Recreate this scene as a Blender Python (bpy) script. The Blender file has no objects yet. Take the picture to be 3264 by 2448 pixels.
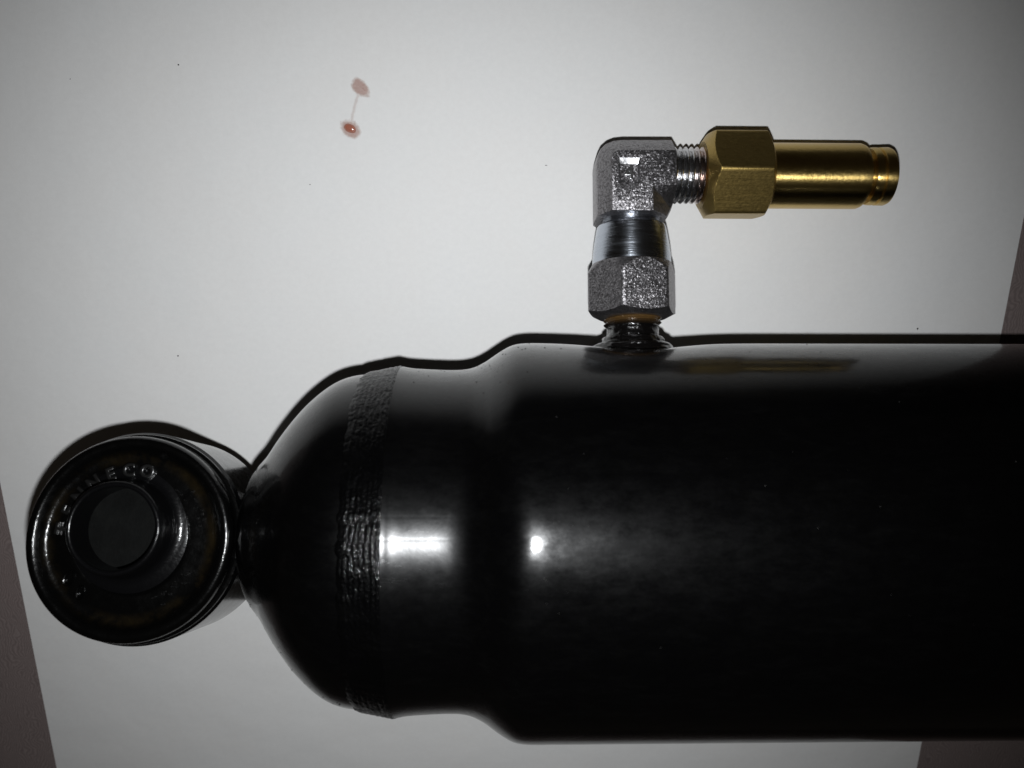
import bpy, bmesh, math, random
from mathutils import Matrix, Vector, noise
S = 0.001                                   # geometry below is written in millimetres
random.seed(7)
sc = bpy.context.scene
C = sc.collection
R_T, Y_T, PSI = 33.5, -69.88, math.radians(22.87)   # tube radius, tube axis, roll of the damper about its axis

# ------------------------------------------------------------------ camera
cam_d = bpy.data.cameras.new('camera'); cam = bpy.data.objects.new('camera', cam_d); C.objects.link(cam)
cam_d.sensor_width = 36.0; cam_d.lens = 36.0 * 2660 / 3264
cam_d.clip_start = 0.005; cam_d.clip_end = 20
rot = Matrix(((0.99974282, -0.00093885, -0.02265854), (0.00787649, 0.95131818, 0.30810987), (0.02126621, -0.30820910, 0.95108091)))
cam.matrix_world = Matrix.Translation((0, 0, 163.56 * S)) @ rot.to_4x4()
cam_d.dof.use_dof = True; cam_d.dof.focus_distance = 0.152; cam_d.dof.aperture_fstop = 24
sc.camera = cam
# ------------------------------------------------------------------ world and light: a dark room, one phone flash beside the lens
w = bpy.data.worlds.new('World'); sc.world = w; w.use_nodes = True
w.node_tree.nodes['Background'].inputs[0].default_value = (0.9, 0.75, 0.6, 1)
w.node_tree.nodes['Background'].inputs[1].default_value = 0.010
ld = bpy.data.lights.new('flash', 'SPOT'); lamp = bpy.data.objects.new('flash', ld); C.objects.link(lamp)
ld.energy = .98; ld.color = (.955, .978, 1.0); ld.shadow_soft_size = 1.6 * S
ld.spot_size = math.radians(101); ld.spot_blend = 1.0
lamp.location = (0.0, -10.9 * S, 167.1 * S)
lamp.rotation_euler = (Vector((-10, -64, 0)) * S - lamp.location).to_track_quat('-Z', 'Y').to_euler()
sc.view_settings.view_transform = 'Standard'; sc.view_settings.look = 'None'
sc.view_settings.exposure = 0.0; sc.view_settings.gamma = 1.0; sc.view_settings.use_curve_mapping = False
sc.render.resolution_x, sc.render.resolution_y = 1024, 768


# ------------------------------------------------------------------ materials
class Mat:
    def __init__(s, name, color=(.5, .5, .5), rough=.5, metal=0., **kw):
        s.m = bpy.data.materials.new(name); s.m.use_nodes = True
        s.t = s.m.node_tree; s.b = s.t.nodes['Principled BSDF']
        s.b.inputs['Base Color'].default_value = (*color, 1); s.b.inputs['Roughness'].default_value = rough
        s.b.inputs['Metallic'].default_value = metal
        for k, v in kw.items(): s.b.inputs[k.replace('_', ' ')].default_value = v
        s.co = s.t.nodes.new('ShaderNodeTexCoord').outputs['Object']; s.nrm = None

    def n(s, typ, **kw):
        o = s.t.nodes.new(typ)
        for k, v in kw.items(): setattr(o, k, v)
        return o

    def l(s, a, b): s.t.links.new(a, b)

    def noise(s, scale, detail=3., rough=.55, stretch=None, dist=0.):
        o = s.n('ShaderNodeTexNoise'); o.inputs['Scale'].default_value = scale
        o.inputs['Detail'].default_value = detail; o.inputs['Roughness'].default_value = rough; o.inputs['Distortion'].default_value = dist
        if stretch:
            mp = s.n('ShaderNodeMapping'); mp.inputs['Scale'].default_value = stretch; s.l(s.co, mp.inputs[0]); s.l(mp.outputs[0], o.inputs['Vector'])
        else: s.l(s.co, o.inputs['Vector'])
        return o.outputs['Fac']

    def voro(s, scale, feature='F1', stretch=None):
        o = s.n('ShaderNodeTexVoronoi', feature=feature); o.inputs['Scale'].default_value = scale
        if stretch:
            mp = s.n('ShaderNodeMapping'); mp.inputs['Scale'].default_value = stretch; s.l(s.co, mp.inputs[0]); s.l(mp.outputs[0], o.inputs['Vector'])
        else: s.l(s.co, o.inputs['Vector'])
        return o.outputs['Distance']

    def ramp(s, fac, *stops):
        o = s.n('ShaderNodeValToRGB'); e = o.color_ramp.elements
        while len(e) < len(stops): e.new(.5)
        for el, (p, c) in zip(e, stops):
            el.position = p; el.color = (c, c, c, 1) if isinstance(c, (int, float)) else (*c, 1)
        s.l(fac, o.inputs[0]); return o.outputs[0]

    def math(s, op, a, b=None, clamp=False):
        o = s.n('ShaderNodeMath', operation=op, use_clamp=clamp)
        for i, v in enumerate((a, b)):
            if v is None: continue
            if isinstance(v, (int, float)): o.inputs[i].default_value = v
            else: s.l(v, o.inputs[i])
        return o.outputs[0]

    def mix(s, fac, a, b):
        o = s.n('ShaderNodeMix', data_type='RGBA')
        for i, v in ((0, fac), (6, a), (7, b)):
            if isinstance(v, (int, float)): o.inputs[i].default_value = v
            elif isinstance(v, tuple): o.inputs[i].default_value = (*v, 1)
            else: s.l(v, o.inputs[i])
        return o.outputs[2]

    def bump(s, h, strength, dist, coat=False):
        o = s.n('ShaderNodeBump'); o.inputs['Strength'].default_value = strength; o.inputs['Distance'].default_value = dist
        s.l(h, o.inputs['Height'])
        if s.nrm is not None: s.l(s.nrm, o.inputs['Normal'])
        s.nrm = o.outputs[0]; s.l(s.nrm, s.b.inputs['Normal'])
        if coat: s.l(s.nrm, s.b.inputs['Coat Normal'])

    def set(s, **kw):
        for k, v in kw.items(): s.l(v, s.b.inputs[k.replace('_', ' ')])


MT = {}
# white copier paper
p = Mat('paper', (.78, .79, .78), .62)
p.set(Base_Color=p.mix(p.noise(900, 5, .7), p.mix(p.noise(38, 4, .6), (.735, .750, .755), (.775, .745, .715)), (.84, .835, .82)))
p.bump(p.noise(2600, 4, .7), .35, .00006); p.bump(p.noise(45, 3), .35, .0015)
p.b.inputs['Specular IOR Level'].default_value = .3; MT['paper'] = p.m
# mauve brown laminate with fine curling lines
p = Mat('laminate', (.2, .15, .14), .5)
wv = p.n('ShaderNodeTexWave', wave_type='BANDS'); wv.inputs['Scale'].default_value = 560; wv.inputs['Distortion'].default_value = 42
wv.inputs['Detail'].default_value = 2.5; wv.inputs['Detail Scale'].default_value = .28; p.l(p.co, wv.inputs[0])
ln = p.math('MULTIPLY', p.math('ADD', p.math('MULTIPLY', wv.outputs['Fac'], .6), .4), p.noise(2200, 5, .8))
p.set(Base_Color=p.mix(p.ramp(ln, (.05, 0.), (.6, 1.)), (.150, .118, .112), (.265, .215, .205)))
p.bump(ln, .4, .0001); MT['table'] = p.m
# glossy black paint over a satin base
def black(name, scratch=True):
    p = Mat(name, (.002, .002, .002), .3, 0, Coat_Weight=1., Coat_Roughness=.045, Coat_IOR=1.35)
    p.b.inputs['Specular IOR Level'].default_value = .06
    dust = p.ramp(p.noise(420, 6, .75, (.35, 1, 1), .4), (.5, 0.), (.8, 1.))
    p.set(Base_Color=p.mix(p.math('MULTIPLY', dust, .5), (.0008, .0008, .0009), (.003, .003, .003)),
          Roughness=p.ramp(p.noise(520, 8, .8, (.5, 1, 1)), (.35, .24), (.7, .46)),
          Coat_Roughness=p.ramp(p.noise(420, 8, .75, (.6, 1, 1)), (.38, .10), (.70, .22)))
    if scratch:
        p.bump(p.noise(900, 3, .6), .06, .00012)
        p.bump(p.ramp(p.noise(700, 5, .8, (.12, 1, 1), .3), (.62, 0.), (.66, 1.)), .08, .00006, True)
        p.bump(p.noise(110, 2), .05, .0006)
    return p
p = black('black_paint'); MT['black'] = p.m
p = black('tube_paint')                                  # the tube also shows its drawn seam lines along the neck
sq = p.n('ShaderNodeSeparateXYZ'); p.l(p.co, sq.inputs[0])
an = p.math('MULTIPLY', p.math('ARCTAN2', sq.outputs[2], sq.outputs[1]), 1 / math.pi)
neck = p.ramp(p.math('ADD', p.math('MULTIPLY', sq.outputs[0], 20.), .5), (.40, 1.), (.47, 0.))
gr = p.ramp(an, (.4410, 0.), (.4425, .5), (.4440, 0.), (.4740, 0.), (.4755, 1.), (.4770, 0.))
p.bump(p.math('MULTIPLY', gr, neck), .22, -.00010, True); 
cr = p.b.inputs['Coat Roughness'].links[0].from_socket
p.l(p.mix(neck, cr, p.ramp(p.noise(500, 4, .7), (.3, .20), (.7, .27))), p.b.inputs['Coat Roughness']); MT['tube'] = p.m
p = black('weld_paint', False); p.b.inputs['Coat Weight'].default_value = .5
p.t.links.remove(p.b.inputs['Coat Roughness'].links[0]); p.b.inputs['Coat Roughness'].default_value = .07
p.bump(p.noise(900, 4, .7, (3.0, 1, 1)), .4, .0004, True); p.bump(p.voro(1600), .25, .0002, True); MT['weld'] = p.m
# moulded rubber, ochre grease film near the rim
p = Mat('rubber', (.002, .002, .002), .3, 0, Coat_Weight=.7, Coat_Roughness=.12, Coat_IOR=1.4); p.b.inputs['Specular IOR Level'].default_value = .16
sep = p.n('ShaderNodeSeparateXYZ'); p.l(p.co, sep.inputs[0])
dx = p.math('ADD', sep.outputs[0], 58.3 * S); rr = p.math('SQRT', p.math('ADD', p.math('MULTIPLY', dx, dx), p.math('MULTIPLY', sep.outputs[1], sep.outputs[1])))
band = p.ramp(p.math('MULTIPLY', rr, 50.), (.585, 0.), (.635, 1.), (.665, 1.), (.715, 0.))
sm = p.math('MULTIPLY', band, p.ramp(p.noise(190, 5, .7), (.42, 0.), (.70, 1.)))
p.set(Base_Color=p.mix(sm, (.0012, .0012, .0012), (.010, .007, .003)), Roughness=p.ramp(p.noise(700, 4), (.3, .17), (.7, .3)))
p.bump(p.noise(1500, 4, .6), .25, .0002, True); MT['rubber'] = p.m
p = Mat('raised_rubber', (.003, .003, .003), .35, 0, Coat_Weight=1., Coat_Roughness=.2, Coat_IOR=1.6); MT['raised'] = p.m
p = Mat('sleeve_steel', (.0025, .0025, .0028), .3, 0, Coat_Weight=.6, Coat_Roughness=.13, Coat_IOR=1.4); p.b.inputs['Specular IOR Level'].default_value = .12; p.bump(p.noise(1200, 4), .3, .0002, True); MT['sleeve'] = p.m
p = Mat('bore_disc_dark', (.0045, .005, .005), .75, 0); p.b.inputs['Specular IOR Level'].default_value = .04; p.bump(p.noise(1500, 4, .7), .5, .0003); p.set(Base_Color=p.mix(p.noise(260, 6, .75), (.0012, .0012, .0012), (.0095, .0100, .0096))); MT['disc'] = p.m  # near-black matte finish for the disc added inside the bore
# zinc plated steel: forged and grainy / turned and polished / threaded
def zinc(name, rough, color=(.52, .52, .54)):
    return Mat(name, color, rough, 1.)
def aniso(p, axis, k):
    tg = p.n('ShaderNodeTangent', direction_type='RADIAL', axis=axis); p.l(tg.outputs[0], p.b.inputs['Tangent'])
    p.b.inputs['Anisotropic'].default_value = k; p.b.inputs['Anisotropic Rotation'].default_value = .25
p = zinc('forged_zinc', .41, (.40, .39, .40))
vo = p.n('ShaderNodeTexVoronoi'); vo.inputs['Scale'].default_value = 5000; p.l(p.co, vo.inputs['Vector'])
vm = p.n('ShaderNodeVectorMath', operation='SUBTRACT'); p.l(vo.outputs['Color'], vm.inputs[0]); vm.inputs[1].default_value = (.5, .5, .5)
vs_ = p.n('ShaderNodeVectorMath', operation='SCALE'); p.l(vm.outputs[0], vs_.inputs[0]); vs_.inputs[3].default_value = .37
ge = p.n('ShaderNodeNewGeometry'); va = p.n('ShaderNodeVectorMath', operation='ADD'); p.l(vs_.outputs[0], va.inputs[0]); p.l(ge.outputs['Normal'], va.inputs[1])
vn = p.n('ShaderNodeVectorMath', operation='NORMALIZE'); p.l(va.outputs[0], vn.inputs[0]); p.nrm = vn.outputs[0]
p.bump(p.noise(2600, 3, .6), .6, .00016)
p.set(Base_Color=p.mix(p.ramp(p.noise(1900, 4, .75), (.48, 0.), (.64, 1.)), (.30, .29, .30), (.16, .15, .155))); MT['forged'] = p.m
p = zinc('polished_zinc', .16, (.50, .54, .60))
aniso(p, 'Y', .75)
p.bump(p.noise(1700, 4, .65, (.06, 1.0, .06)), .8, .00012); p.bump(p.noise(420, 3), .12, .0002)
p.set(Roughness=p.ramp(p.noise(900, 4, .6, (.1, 1, .1)), (.3, .16), (.7, .32))); MT['polished'] = p.m
p = zinc('satin_zinc', .3, (.55, .55, .56)); p.bump(p.noise(1400, 4), .3, .0002); MT['satin'] = p.m
p = zinc('thread_zinc', .2, (.55, .55, .56)); p.bump(p.noise(1600, 4), .35, .0002)
sx = p.n('ShaderNodeSeparateXYZ'); p.l(p.co, sx.inputs[0])
near = p.math('MULTIPLY', p.ramp(p.math('MULTIPLY', sx.outputs[0], 10.), (.350, 0.), (.385, 1.)), p.ramp(p.noise(420, 4, .7), (.3, .3), (.65, 1.)))
p.set(Base_Color=p.mix(near, (.55, .55, .56), (.30, .12, .045))); MT['thread'] = p.m
# brass
p = Mat('brass_hex', (.40, .31, .095), .34, 1.)
p.set(Base_Color=p.mix(p.noise(900, 5, .7, (.08, 1, 1)), (.37, .255, .075), (.45, .325, .115)), Roughness=p.ramp(p.noise(1800, 4, .7), (.3, .36), (.75, .46)))
p.bump(p.noise(1300, 5, .7, (.12, 1, 1)), .30, .00014); p.bump(p.noise(2200, 3, .6), .22, .00012); MT['brass_hex'] = p.m
p = Mat('brass_turned', (.50, .37, .13), .24, 1.)
aniso(p, 'X', .93)
p.set(Base_Color=p.mix(p.noise(300, 5, .7), (.56, .39, .12), (.66, .48, .18)), Roughness=p.ramp(p.noise(700, 5, .7), (.3, .30), (.75, .38)))
p.bump(p.noise(2400, 3, .6, (1, .12, .12)), .5, .00010); p.bump(p.noise(1500, 4, .6), .18, .00012); MT['brass'] = p.m
# port stub: black paint, bare thread gone brown at its mouth
p = Mat('port_thread', (.01, .01, .01), .22, .3, Coat_Weight=.6, Coat_Roughness=.1)
sy = p.n('ShaderNodeSeparateXYZ'); p.l(p.co, sy.inputs[0])
p.set(Base_Color=p.mix(p.ramp(p.math('MULTIPLY', sy.outputs[1], 10.), (.369, 0.), (.380, 1.)), (.004, .0035, .0035), (.13, .072, .024)))
p.bump(p.noise(1500, 4), .5, .0003); MT['port'] = p.m
p = Mat('crumb', (.008, .007, .006), .6); MT['crumb'] = p.m
p = Mat('lint', (.16, .155, .15), .8); MT['lint'] = p.m
p = Mat('speck', (.03, .025, .02), .8); MT['speck'] = p.m
# oil soaked into paper (soft edge comes from the mesh's own density attribute) and the wet bead on it
p = Mat('oil_stain', (.40, .20, .15), .3)
at = p.n('ShaderNodeAttribute', attribute_name='soak')
p.l(p.math('MULTIPLY', at.outputs['Fac'], p.ramp(p.noise(1600, 4), (.3, .75), (.7, 1.))), p.b.inputs['Alpha'])
p.set(Base_Color=p.mix(p.ramp(at.outputs['Fac'], (.35, 0.), (.75, 1.)), (.46, .27, .20), (.40, .12, .07))); MT['oil'] = p.m
p = Mat('oil_bead', (.50, .16, .09), .12, 0, IOR=1.6, Transmission_Weight=.0, Alpha=.5); MT['bead'] = p.m


# ------------------------------------------------------------------ mesh helpers
def link(name, me, mat, parent=None, smooth=35):
    me.materials.append(MT[mat])
    o = bpy.data.objects.new(name, me); C.objects.link(o)
    if smooth is not None:
        for pl in me.polygons: pl.use_smooth = True
        me.set_sharp_from_angle(angle=math.radians(smooth))
    if parent: o.parent = parent
    return o

def mesh(name, verts, faces):
    me = bpy.data.meshes.new(name); me.from_pydata([Vector(v) * S for v in verts], [], faces)
    bm = bmesh.new(); bm.from_mesh(me); bmesh.ops.remove_doubles(bm, verts=bm.verts, dist=1e-7)
    bmesh.ops.recalc_face_normals(bm, faces=bm.faces); bm.to_mesh(me); bm.free(); return me

AX = {'x': lambda t, a, b: (t, a, b), 'y': lambda t, a, b: (a, t, b), 'z': lambda t, a, b: (a, b, t)}
def lathe(name, prof, axis='x', org=(0, 0, 0), seg=96, fn=None, cap=(True, True), closed=False):
    """prof: (t, r) stations; fn(t, r, angle) -> (t, r) warps; angle 0 = first cross axis, 90 deg = second"""
    V, F = [], []; f = AX[axis]; n = len(prof)
    for t, r in prof:
        for k in range(seg):
            a = 2 * math.pi * k / seg; t2, r2 = fn(t, r, a) if fn else (t, r)
            v = f(t2, r2 * math.cos(a), r2 * math.sin(a)); V.append((v[0] + org[0], v[1] + org[1], v[2] + org[2]))
    for i in range(n if closed else n - 1):
        for k in range(seg):
            j = (i + 1) % n
            F.append((i * seg + k, i * seg + (k + 1) % seg, j * seg + (k + 1) % seg, j * seg + k))
    if not closed:
        if cap[0]: F.append(tuple(range(seg)))
        if cap[1]: F.append(tuple((n - 1) * seg + k for k in range(seg)))
    return mesh(name, V, F)

def resample(prof, step):
    out = []
    for (t0, r0), (t1, r1) in zip(prof, prof[1:]):
        k = max(1, int(math.hypot(t1 - t0, r1 - r0) / step))
        out += [(t0 + (t1 - t0) * i / k, r0 + (r1 - r0) * i / k) for i in range(k)]
    return out + [prof[-1]]

def smoothprof(pts, step=.5):
    """Catmull-Rom through pts"""
    P = [pts[0]] + list(pts) + [pts[-1]]; out = []
    for i in range(1, len(P) - 2):
        p0, p1, p2, p3 = (Vector((*q, 0)) for q in P[i - 1:i + 3]); k = max(2, int((p2 - p1).length / step))
        for s in range(k):
            u = s / k
            q = .5 * ((2 * p1) + (p2 - p0) * u + (2 * p0 - 5 * p1 + 4 * p2 - p3) * u * u + (3 * p1 - p0 - 3 * p2 + p3) * u ** 3)
            out.append((q.x, q.y))
    return out + [tuple(pts[-1])]

def thread(name, t0, t1, r, depth, pitch, axis, org, seg=48, flip=1):
    st = [(t0 + (t1 - t0) * i / int((t1 - t0) / (pitch / 8)), r) for i in range(int((t1 - t0) / (pitch / 8)) + 1)]
    def fn(t, r_, a):
        ph = (t / pitch + flip * a / (2 * math.pi)) % 1.0; tri = abs(2 * ph - 1)
        tri = min(1, max(0, tri * 1.35 - .17)); e = min(1, (t - t0) / .5 + .2, (t1 - t) / .5 + .2)
        return t, r_ - depth * (1 - tri * e)
    return lathe(name, st, axis, org, seg, fn)

def hexnut(name, t0, t1, af, ang, axis, org, ch0=1.4, ch1=1.4, r0=None, r1=None):
    """hexagonal prism with turned (conical) ends; ang = direction of one flat's normal"""
    ci = af / 2 / math.cos(math.pi / 6); ap = af / 2; r0 = r0 or ap * .95; r1 = r1 or ap * .95
    st = []; N = 14
    for i in range(N + 1): st.append((t0 + ch0 * i / N, r0 + (ci * 1.003 - r0) * i / N))
    for i in range(N + 1): st.append((t1 - ch1 * (1 - i / N), ci * 1.003 + (r1 - ci * 1.003) * i / N))
    def fn(t, r, a):
        d = ((a - ang + math.pi / 6) % (math.pi / 3)) - math.pi / 6
        h = ap / math.cos(d)
        if abs(d) > math.radians(28): h *= 1 - .012 * (abs(d) - math.radians(28)) / math.radians(2)
        return t, min(r, h)
    return lathe(name, st, axis, org, 180, fn)

def tagthing(o, label, cat, group=None):
    o['label'] = label; o['category'] = cat
    if group: o['group'] = group

# ------------------------------------------------------------------ setting
def box(name, x0, x1, y0, y1, z0, z1, bev=0):
    bm = bmesh.new(); bmesh.ops.create_cube(bm, size=1)
    for v in bm.verts: v.co = Vector(((x0 + x1) / 2 + v.co.x * (x1 - x0), (y0 + y1) / 2 + v.co.y * (y1 - y0), (z0 + z1) / 2 + v.co.z * (z1 - z0))) * S
    if bev: bmesh.ops.bevel(bm, geom=bm.edges[:], offset=bev * S, segments=2, affect='EDGES')
    me = bpy.data.meshes.new(name); bm.to_mesh(me); bm.free(); return me
t = link('table_top', box('table_top', -420, 420, -420, 300, -20, -.2, 1.5), 'table', smooth=None); t['kind'] = 'structure'

# paper: a thin sheet lying nearly flat, a few hundredths of a millimetre of waviness
V, F = [], []; NX, NY = 84, 118
X0, X1, Y0, Y1 = -104.1, 104.0, -200.0, 97.0
for zz in (0, 1):
    for j in range(NY + 1):
        for i in range(NX + 1):
            x, y = X0 + (X1 - X0) * i / NX, Y0 + (Y1 - Y0) * j / NY
            V.append((x, y, (-.005 - .03 * max(0, noise.noise(Vector((x * .02, y * .02, 3.1))))) if zz else -.21))
B = (NX + 1) * (NY + 1); ix = lambda i, j, k: k * B + j * (NX + 1) + i
for j in range(NY):
    for i in range(NX):
        F.append((ix(i, j, 1), ix(i + 1, j, 1), ix(i + 1, j + 1, 1), ix(i, j + 1, 1)))
        F.append((ix(i, j, 0), ix(i, j + 1, 0), ix(i + 1, j + 1, 0), ix(i + 1, j, 0)))
for i in range(NX):
    F.append((ix(i, 0, 0), ix(i + 1, 0, 0), ix(i + 1, 0, 1), ix(i, 0, 1))); F.append((ix(i, NY, 0), ix(i, NY, 1), ix(i + 1, NY, 1), ix(i + 1, NY, 0)))
for j in range(NY):
    F.append((ix(0, j, 0), ix(0, j, 1), ix(0, j + 1, 1), ix(0, j + 1, 0))); F.append((ix(NX, j, 0), ix(NX, j + 1, 0), ix(NX, j + 1, 1), ix(NX, j, 1)))
sheet = link('paper_sheet', mesh('paper_sheet', V, F), 'paper', smooth=40)
tagthing(sheet, 'white sheet of copier paper spread on the brown table under the black cylinder', 'paper')

# ------------------------------------------------------------------ the damper
root = bpy.data.objects.new('shock_absorber', None); C.objects.link(root)
root.location = (0, Y_T * S, 0); root.empty_display_size = .02
tagthing(root, 'glossy black shock absorber with mounting eye and brass fitting lying on white paper', 'shock absorber')
def part(name, me, mat, parent=None, smooth=35, tilt=0):
    o = link(name, me, mat, parent or root, smooth)
    if parent is None:
        o.location = (0, 0, R_T * S); o.rotation_euler = (-PSI - math.radians(tilt), 0, 0)
    return o
PX, PY = 24.85, 64.6        # port axis (x), and the height of the elbow's arm along the port

# tube with necked end and the flattened spot round the port
prof = smoothprof([(-15.9, 29.42), (-15.3, 29.36), (-14.4, 29.18), (-13, 29.04), (-10, 28.88), (-7, 28.8), (-5, 28.9), (-3.2, 29.3), (-1.4, 30.2), (.2, 31.3), (1.8, 32.35), (3.2, 33.05), (4.6, 33.38), (6.5, 33.5), (9, 33.5)], .45)
prof += [(9 + 1.2 * i, 33.5) for i in range(1, 36)] + [(53 + 6 * i, 33.5) for i in range(0, 20)]
prof = [(-15.9, 22)] + prof
def dent(t, r, a):
    s = r * (((a + math.pi) % (2 * math.pi)) - math.pi); d2 = ((t - PX) / 9.5) ** 2 + (s / 11.0) ** 2
    return t, r - 1.5 * math.exp(-d2 * 1.15)
part('cylinder_body', lathe('cylinder_body', prof, 'x', (0, 0, 0), 288, dent), 'tube', smooth=40)
# domed end cap
dome = smoothprof([(-42.1, .01), (-42.1, 5), (-41.85, 8.4), (-41.1, 10.6), (-39.9, 12.5), (-38, 14.7), (-36, 17.6), (-34, 20.2), (-32, 22.5), (-30, 24.4), (-28, 25.95), (-26.3, 26.95), (-24.6, 27.6), (-22.5, 28.0), (-20.0, 28.1)], .45)
part('end_cap', lathe('end_cap', dome, 'x', (0, 0, 0), 224), 'black', smooth=40)
# weld bead between cap and tube
def bead(t, r, a):
    c = Vector((math.cos(a) * 9, math.sin(a) * 9, 0))
    u = (t + 22.0) / 6.4
    wob = noise.noise(c * 1.3 + Vector((0, 0, 5))) * .55 + noise.noise(c * 4 + Vector((0, 0, 9))) * .25
    t2 = t + (1 - u) * wob * .9 + u * noise.noise(c * 7) * .16
    row = (.05 + .045 * noise.noise(c * 2.2 + Vector((0, 0, 3)))) * abs(math.sin(u * math.pi * 8 + noise.noise(c * 3) * .35)) * (.6 + .8 * abs(math.sin(a * 150 + u * 9)))
    g = noise.noise(Vector((t * 2.2, c.x * 2.6, c.y * 2.6))) * .07 + noise.noise(Vector((t * 6, c.x * 9, c.y * 9))) * .06
    return t2, r + (row + g) * min(1, u * 6 + .25, (1 - u) * 6 + .45)
wprof = resample([(-22.0, 27.5), (-21.9, 28.1), (-21.1, 28.45), (-19.6, 28.75), (-17.6, 29.15), (-16.1, 29.45), (-15.7, 29.45), (-15.6, 28.6)], .13)
part('weld_seam', lathe('weld_seam', wprof, 'x', (0, 0, 0), 900, bead), 'weld', smooth=60)

# ---- mounting eye (axis = local z), slightly turned against the port
XE = -58.3; EO = (XE, 0, 0); TILT = 4
loop = [(13.2, -12.2), (16.9, -12.2), (17.35, -11.7), (17.35, 6.2), (16.9, 6.9), (13.2, 6.8)]
ring = lambda pr: [(h, r) for r, h in pr]
part('mounting_loop', lathe('mounting_loop', ring(loop), 'z', EO, 144, closed=True), 'black', smooth=30, tilt=TILT)
bush = smoothprof([(8.7, 9.4), (9.15, 9.6), (9.35, 9.65), (9.8, 9.65), (11.2, 9.55), (12.2, 9.5), (13.0, 9.75), (13.7, 10.45), (14.4, 10.95), (15.1, 10.9), (15.6, 10.3), (15.75, 9.3), (15.5, 8.4), (15.6, 7.7), (16.2, 7.35), (16.25, 6.9)], .25)
bush = [(r * (1 + .045 * min(1, max(0, (r - 9.2) / 3))), h) for r, h in bush] + [(12.5, 6.9), (12.5, -12.4), (15.8, -12.4), (15.8, -14.0), (8.7, -14.4)]
bo = part('bushing', lathe('bushing', ring(bush), 'z', EO, 160, closed=True), 'rubber', smooth=45, tilt=TILT)
bo['label'] = 'black rubber bushing with raised lettering and ochre grease round its rim'
link('bore_disc', lathe('bore_disc', [(8.6, 7.2), (9.1, 7.2), (9.2, 6.0), (9.25, .01)], 'z', (XE - .7, 1.6, 0), 64), 'disc', bo, 30)  # dark disc added below the rim, closes the bore and hides the paper beneath
slv = smoothprof([(6.4, 13.0), (6.4, 14.4), (6.55, 14.9), (6.9, 15.05), (7.25, 14.85), (7.45, 14.3), (7.5, 12.8), (7.6, 11.4), (7.9, 10.4), (8.6, 9.85), (9.6, 9.6), (10.4, 9.35)], .15) + [(10.4, 8.5), (8.75, 8), (8.75, -15), (6.4, -15)]
def eggy(t, r, a):
    return t, r + .12 * noise.noise(Vector((math.cos(a) * 1.5, math.sin(a) * 1.5, t * .3)))
so = link('inner_sleeve', lathe('inner_sleeve', ring(slv), 'z', (XE - .7, 1.6, 0), 144, eggy, closed=True), 'sleeve', bo, 40)
# raised lettering round the sleeve: each letter turned to its place on the arc
def letters(name, items, parent, mat, frame, size, depth, bevel=.0):
    bmA = bmesh.new()
    for ch, ang, rad, sz in items:
        cu = bpy.data.curves.new('tmp', 'FONT'); cu.body = ch; cu.size = size * sz; cu.extrude = depth; cu.bevel_depth = bevel; cu.bevel_resolution = 3
        cu.align_x = 'CENTER'; cu.resolution_u = 4
        ob = bpy.data.objects.new('tmp', cu); C.objects.link(ob)
        dg = bpy.context.evaluated_depsgraph_get(); me = bpy.data.meshes.new_from_object(ob.evaluated_get(dg))
        me.transform(frame(ang, rad)); bmA.from_mesh(me)
        bpy.data.objects.remove(ob); bpy.data.meshes.remove(me)
    me = bpy.data.meshes.new(name)
    bmesh.ops.scale(bmA, vec=(S, S, S), verts=bmA.verts); bmA.to_mesh(me); bmA.free()
    return link(name, me, mat, parent, 30)
def arcframe(ang, rad):
    a = math.radians(ang)
    return Matrix.Translation((XE + rad * math.cos(a), rad * math.sin(a), 9.85)) @ Matrix.Rotation(a - math.pi / 2, 4, 'Z')
word = 'TENNECO'
items = [(ch, 172 - 15.5 * i, 10.0, 1.0) for i, ch in enumerate(word)]
letters('embossed_lettering', items, bo, 'raised', arcframe, 2.8, .25, .2)
# worn, unreadable raised marks further round and the two ovals of an emblem
V, F = [], []
def pip(x, y, z, rx, ry, h, rot):
    b = len(V); n = 8; c, s_ = math.cos(rot), math.sin(rot)
    for k, (q, hh) in enumerate(((1, -.3), (.8, .6), (.35, 1))):
        for i in range(n):
            a = 2 * math.pi * i / n; u, v = rx * q * math.cos(a), ry * q * math.sin(a)
            V.append((x + u * c - v * s_, y + u * s_ + v * c, z + h * hh))
    for k in range(2):
        for i in range(n): F.append((b + k * n + i, b + k * n + (i + 1) % n, b + (k + 1) * n + (i + 1) % n, b + (k + 1) * n + i))
    F.append(tuple(b + 2 * n + i for i in range(n)))
for a0, a1, k in ((48, 10, 13), (-26, -66, 16)):
    for i in range(k):
        a = math.radians(a0 + (a1 - a0) * (i + random.uniform(-.3, .3)) / (k - 1)); r = 11.1 + random.choice((-.75, 0, .75)) + random.uniform(-.15, .15)
        pip(XE + r * math.cos(a), r * math.sin(a), 9.55, random.uniform(.2, .5), random.uniform(.14, .22), .5, a + random.choice((0, 1.57, .8)))
link('worn_marks', mesh('worn_marks', V, F), 'raised', bo, 50)['kind'] = 'stuff'
for ang, sx_, sy_ in ((214, 1.35, .85), (229, 1.2, .6)):
    a = math.radians(ang); r = 11.2
    def oval(t, r_, th, sx_=sx_, sy_=sy_): return t, r_ * sx_ * sy_ / math.hypot(sy_ * math.cos(th), sx_ * math.sin(th))
    me = lathe('emblem', [(-.5, 1.0), (.2, .98), (.38, .85), (.3, .68), (-.2, .6)], 'z', (0, 0, 0), 32, oval, cap=(True, False))
    me.transform(Matrix.Translation(Vector((XE + r * math.cos(a), r * math.sin(a), 9.7)) * S) @ Matrix.Rotation(a + math.radians(35), 4, 'Z'))
    link('emblem', me, 'rubber', bo, 40)
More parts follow.
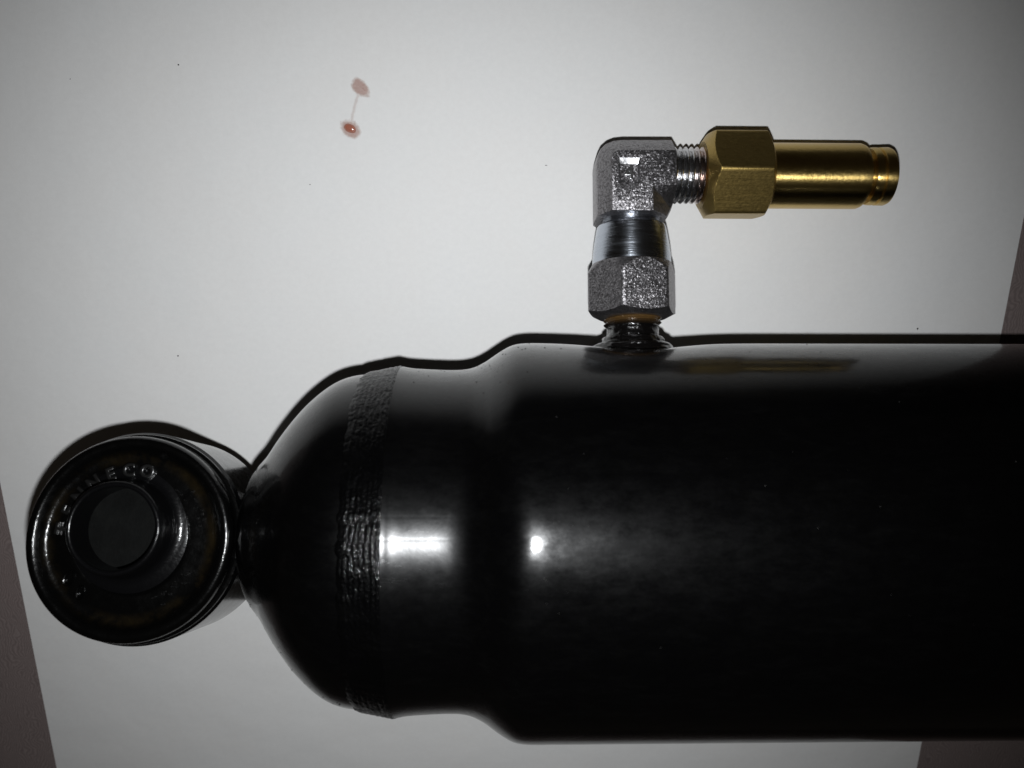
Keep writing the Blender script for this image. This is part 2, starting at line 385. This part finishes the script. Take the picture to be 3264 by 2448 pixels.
# weld between eye and end cap
def blob(t, r, a):
    return t, r * (1 + .16 * noise.noise(Vector((math.cos(a) * 2, math.sin(a) * 2, t * .9))) + .07 * noise.noise(Vector((math.cos(a) * 7, math.sin(a) * 7, t * 2.5))))
me = lathe('eye_weld', resample([(-44.0, 5.0), (-43.0, 6.6), (-42.3, 7.8), (-41.8, 8.4), (-41.3, 8.8)], .3), 'x', (0, 0, 0), 90, blob)
part('eye_weld', me, 'weld', smooth=60)

# ---- port stub, nut, swivel sleeve
st = [(31.0, 7.6), (32.6, 7.3), (33.3, 6.9), (33.6, 6.3), (33.65, 5.7), (34.3, 5.55), (34.75, 5.3), (34.9, 4.65), (36.6, 4.5), (37.0, 4.7)]
def rough_(t, r, a): return t, r * (1 + .035 * noise.noise(Vector((math.cos(a) * 2.5, math.sin(a) * 2.5, t))) + .03 * noise.noise(Vector((math.cos(a) * 9, math.sin(a) * 9, t * 3))))
port = part('port_stub', lathe('port_stub', smoothprof(st, .2), 'y', (PX, 0, 0), 96, rough_), 'port', smooth=45)
link('thread', thread('thread', 36.6, 40.5, 5.15, .5, .85, 'y', (PX, 0, 0), 64), 'port', port, 40)
# flats seen from the front: one turned about 12 degrees to the right (angle 0 = +x, 90 = +z for axis 'y')
part('swivel_nut', hexnut('swivel_nut', 38.3, 47.9, 14.3, math.radians(80), 'y', (PX, 0, 0), 1.15, 2.0, 6.1, 7.12), 'forged', smooth=22)
sl = smoothprof([(45.5, 7.06), (47.6, 7.06), (49.5, 6.95), (51.5, 6.72), (53.5, 6.4), (54.6, 6.18), (55.0, 5.95), (55.15, 5.5)], .3) + [(55.2, 5.1), (56.6, 5.1)]
part('swivel_sleeve', lathe('swivel_sleeve', sl, 'y', (PX, 0, 0), 128), 'polished', smooth=35)

# ---- forged elbow: outline low on the sides, smaller L-shaped flat raised front and back
def rnd(p0, p1, p2, k=5):
    return [tuple((1 - u) ** 2 * Vector(p0) + 2 * u * (1 - u) * Vector(p1) + u * u * Vector(p2)) for u in [i / k for i in range(k + 1)]]
full = [(18.3, 56.0)] + rnd((18.3, 65.6), (18.4, 69.9), (23.0, 70.0)) + [(31.75, 70.05), (31.75, 58.0), (31.5, 57.2), (30.9, 56.0)]
flat = [(20.55, 56.0)] + rnd((20.5, 65.0), (20.5, 66.5), (22.0, 66.6)) + [(31.75, 66.7), (31.75, 60.6), (27.6, 60.4), (27.6, 56.0)]
mid = [tuple(.94 * Vector(a) + .06 * Vector(b)) for a, b in zip(full, flat)]
lev = [(flat, -6.9), (mid, -3.3), (full, -2.6), (full, 2.6), (mid, 3.3), (flat, 6.9)]
V = [(x, y, z) for o_, z in lev for x, y in o_]; n = len(full); F = [tuple(range(n)), tuple(range(5 * n, 6 * n))]
for i in range(5):
    for k in range(n): F.append((i * n + k, i * n + (k + 1) % n, (i + 1) * n + (k + 1) % n, (i + 1) * n + k))
me = mesh('elbow_body', V, F)
eo = part('elbow_body', me, 'forged', smooth=None); me.materials.append(MT['satin'])
# stamped square recess
bm = bmesh.new()
q = [(21.75, 60.9), (25.35, 60.9), (25.35, 65.1), (21.75, 65.1)]; c0 = Vector((23.55, 63.0))
vs = [bm.verts.new(Vector(p_) * S) for p_ in ((22.0, 61.1, 6.42), (25.1, 61.1, 6.42), (25.1, 64.3, 6.42), (22.0, 64.3, 6.42),
      (21.6, 60.7, 7.3), (25.5, 60.7, 7.3), (25.5, 66.1, 7.3), (21.6, 66.1, 7.3))]
bm.faces.new(vs[:4][::-1]); bm.faces.new(vs[4:])
for k in range(4): bm.faces.new((vs[k], vs[(k + 1) % 4], vs[4 + (k + 1) % 4], vs[4 + k]))
bm.faces.ensure_lookup_table()
for k in range(2, 6): bm.faces[k].material_index = 1
bmesh.ops.recalc_face_normals(bm, faces=bm.faces)
cm = bpy.data.meshes.new('cut'); bm.to_mesh(cm); bm.free(); co = bpy.data.objects.new('cut', cm); C.objects.link(co); co.matrix_world = eo.matrix_basis; co.parent = root; co.location = eo.location; co.rotation_euler = eo.rotation_euler
md = eo.modifiers.new('b', 'BOOLEAN'); md.object = co; md.operation = 'DIFFERENCE'; md.solver = 'EXACT'
m2 = eo.modifiers.new('v', 'BEVEL'); m2.width = .28 * S; m2.segments = 3; m2.limit_method = 'ANGLE'; m2.angle_limit = math.radians(18)
bpy.context.view_layer.update(); dg = bpy.context.evaluated_depsgraph_get()
nm = bpy.data.meshes.new_from_object(eo.evaluated_get(dg)); eo.modifiers.clear(); eo.data = nm; nm.name = 'elbow_body'
bpy.data.objects.remove(co)
for pl in nm.polygons: pl.use_smooth = True
nm.set_sharp_from_angle(angle=math.radians(40))
fr = lambda ang, rad: Matrix.Translation((23.55, 61.6, 6.5)) @ Matrix.Rotation(0, 4, 'Z')
letters('stamped_mark', [('4', 0, 0, 1.0)], eo, 'satin', fr, 3.2, .22, .16)
V, F = [], []
for x, y, rx, ry, ro in ((21.7, 58.9, .22, .5, .35), (22.4, 58.8, .2, .5, .35), (23.1, 58.9, .2, .45, .2), (24.7, 59.1, .55, .3, .1), (25.8, 58.9, .45, .3, -.4), (25.1, 58.2, .5, .25, .4)): pip(x, y, 6.88, rx, ry, .22, ro)
link('worn_stamp', mesh('worn_stamp', V, F), 'forged', eo, 50)['kind'] = 'stuff'
link('threaded_end', thread('threaded_end', 31.3, 41.0, 5.05, .55, 1.02, 'x', (0, PY - .1, 0), 72), 'thread', eo, 40)

# ---- brass push-in connector (axis = x)
BO = (0, PY - .05, 0)
part('brass_hex_nut', hexnut('brass_hex_nut', 37.7, 49.4, 14.6, math.radians(90 - 20.5), 'x', BO, 1.7, 1.1, 5.9, 6.6), 'brass_hex', smooth=22)
bd = [(49.0, 5.9), (49.6, 5.84), (66.2, 5.84), (66.8, 5.6), (67.05, 5.2), (67.1, 4.0), (68.0, 3.9)]
part('connector_body', lathe('connector_body', resample(bd, .8), 'x', BO, 112), 'brass', smooth=30)
cl = [(67.0, 3.9), (68.0, 3.95), (68.05, 4.95), (68.45, 5.12), (69.2, 5.14), (69.35, 4.75), (69.7, 4.75), (69.85, 5.15), (71.3, 5.2), (71.75, 5.0), (71.9, 4.6), (71.9, 3.3), (71.0, 3.2), (60, 3.2)]
part('release_collar', lathe('release_collar', cl, 'x', BO, 112, cap=(True, True)), 'brass', smooth=30)

# ------------------------------------------------------------------ crumbs of paint and dirt clinging to the damper
def crumb(V, F, c, r):
    b = len(V); tk = [(0, 0, 1), (.94, 0, .33), (-.47, .82, .33), (-.47, -.82, .33), (.5, .8, -.4), (-.9, 0, -.4), (.5, -.8, -.4)]
    for q in tk:
        k = r * random.uniform(.6, 1.3); V.append((c[0] + q[0] * k, c[1] + q[1] * k, c[2] + q[2] * k))
    F += [(b, b + 1, b + 4, b + 2), (b, b + 2, b + 5, b + 3), (b, b + 3, b + 6, b + 1), (b + 1, b + 6, b + 4), (b + 2, b + 4, b + 5), (b + 3, b + 5, b + 6), (b + 4, b + 6, b + 5)]
def radius(x):
    pr = prof[1:] if x > -15.9 else dome
    for (t0, r0), (t1, r1) in zip(pr, pr[1:]):
        if t0 <= x <= t1: return r0 + (r1 - r0) * (x - t0) / (t1 - t0 + 1e-9)
    return 33.5
V, F = [], []
for i in range(70):                                     # along the flank that faces the fitting, thickest on the shoulder
    x = random.gauss(0, 5) if i < 40 else random.uniform(-38, 60); a = math.radians(random.uniform(2, 42) if i < 40 else random.gauss(16, 10))
    if i >= 40 and -23 < x < -15: continue
    if x < -41: continue
    r = dent(x, radius(x), a)[1]; crumb(V, F, (x, r * math.cos(a), r * math.sin(a)), random.choice((.06, .08, .1, .14)))
for i in range(22):                                     # far flank of the cap
    x = random.uniform(-40, -23); a = math.radians(random.gauss(146, 5)); r = radius(x)
    crumb(V, F, (x, r * math.cos(a), r * math.sin(a)), random.choice((.07, .1, .14)))
part('clinging_crumbs', mesh('clinging_crumbs', V, F), 'crumb', smooth=None)['kind'] = 'stuff'
V, F = [], []
for i in range(16):
    a = math.radians(random.uniform(150, 360)); r = 15.8 if i % 2 else 17.1; h = 9.2 if i % 2 else random.uniform(-8, 5)
    crumb(V, F, (XE + r * math.cos(a), r * math.sin(a), h), random.uniform(.1, .2))
crumb(V, F, (XE + 15.75 * math.cos(2.2), 15.75 * math.sin(2.2), 9.0), .5)
part('clinging_crumbs', mesh('clinging_crumbs', V, F), 'crumb', smooth=None, tilt=TILT)['kind'] = 'stuff'
V, F = [], []
for i in range(34):                                     # pale dust on top of the barrel
    x = random.uniform(2, 80) if i > 18 else random.gauss(9, 3); a = math.radians(random.gauss(88, 20)); r = 33.5
    if x < 6: continue
    crumb(V, F, (x, r * math.cos(a), r * math.sin(a)), random.choice((.025, .035, .05)))
part('clinging_dust', mesh('clinging_dust', V, F), 'lint', smooth=None)['kind'] = 'stuff'

# ------------------------------------------------------------------ oil drop smeared on the paper
ctrA, ctrB = Vector((-24.45, 4.35)), Vector((-26.65, -2.95))
def ell(p_, c, rx, ry, ang):
    d = p_ - c; ca, sa = math.cos(ang), math.sin(ang); return math.hypot((d.x * ca + d.y * sa) / rx, (-d.x * sa + d.y * ca) / ry)
def dens(p_):
    wv_ = .22 * noise.noise(Vector((p_.x * .9, p_.y * .9, 2))) + .1 * noise.noise(Vector((p_.x * 3, p_.y * 3, 5)))
    a = min(1, max(0, (1.08 + wv_ - ell(p_, ctrA, 1.95, 1.35, math.radians(-42))) / .36)) * .56
    b = min(1, max(0, (1.08 + wv_ - ell(p_, ctrB, 2.05, 1.55, math.radians(-38))) / .36)) * .52
    b = max(b, min(1, max(0, (1 - ell(p_, ctrB + Vector((-.15, .15)), 1.15, .75, math.radians(-25))) / .35)) * .86)
    u = ctrB - ctrA; tt = max(0, min(1, (p_ - ctrA).dot(u) / u.length_squared)); dl = (p_ - ctrA - u * tt + Vector((.25 * math.sin(tt * 3), 0))).length
    c = min(1, max(0, (.38 + .14 * noise.noise(Vector((p_.x * 1.4, p_.y * 1.4, 8))) - dl) / .25)) * .2
    return max(a, b, c)
V, F, D = [], [], []; st_ = .11; gx0, gy0 = -29.4, -5.6; nx, ny = 66, 112; idx = {}
G = [[dens(Vector((gx0 + i * st_, gy0 + j * st_))) for i in range(nx + 1)] for j in range(ny + 1)]
def vid(i, j):
    if (i, j) not in idx:
        idx[i, j] = len(V); V.append((gx0 + i * st_, gy0 + j * st_, .012 + .03 * G[j][i])); D.append(G[j][i])
    return idx[i, j]
for j in range(ny):
    for i in range(nx):
        if max(G[j][i], G[j][i + 1], G[j + 1][i], G[j + 1][i + 1]) > 0: F.append((vid(i, j), vid(i + 1, j), vid(i + 1, j + 1), vid(i, j + 1)))
me = bpy.data.meshes.new('oil_smear'); me.from_pydata([Vector(v) * S for v in V], [], F)
me.attributes.new('soak', 'FLOAT', 'POINT').data.foreach_set('value', D)
oil = link('oil_smear', me, 'oil', None, 60)
tagthing(oil, 'small reddish brown oil smear of two blots joined by a thin line on the paper', 'oil stain')
def drop(t, r, a): return t, r * (1.18 * .78 / math.hypot(.78 * math.cos(a), 1.18 * math.sin(a))) * (1 + .1 * noise.noise(Vector((math.cos(a), math.sin(a), 4))))
me = lathe('wet_bead', [(.32 * math.cos(k / 8 * 1.57), math.sin(k / 8 * 1.57) + .001) for k in range(9)], 'z', (0, 0, 0), 40, drop, cap=(True, False))
me.transform(Matrix.Translation(Vector((-26.75, -2.85, .02)) * S) @ Matrix.Rotation(math.radians(-28), 4, 'Z'))
link('wet_bead', me, 'bead', oil, 60)

# ------------------------------------------------------------------ loose specks on the paper
for i, (x, y, r, lab) in enumerate(((-57.26, 7.96, .17, 'tiny round black speck alone on the paper in line with the mounting eye'),
                                    (-34.87, -13.11, .16, 'tiny dark fleck on the paper between the oil smear and the domed cap'),
                                    (10.0, -9.28, .17, 'tiny curled dark fibre on the paper left of the steel elbow'),
                                    (-77.12, 5.38, .10, 'faintest tiny speck on the paper near its plain left margin'),
                                    (86.53, -41.0, .22, 'oblong black speck beside the shadow of the cylinder'),
                                    (-63.62, -60.08 + 13, .2, 'tiny black crumb on the paper beside the shadow of the eye'))):
    V, F = [], []; crumb(V, F, (0, 0, r * .5), r)
    if 'fibre' in lab or 'oblong' in lab or 'fleck' in lab:
        V = [(a * (1.7 if 'fibre' in lab else .8), b * (.5 if 'fibre' in lab else 1.5 if 'oblong' in lab else .8), c) for a, b, c in V]
    o = link('dirt_speck', mesh('dirt_speck', V, F), 'speck', None, None); o.location = Vector((x, y, .0)) * S
    tagthing(o, lab, 'speck', 'specks of dirt on the paper')
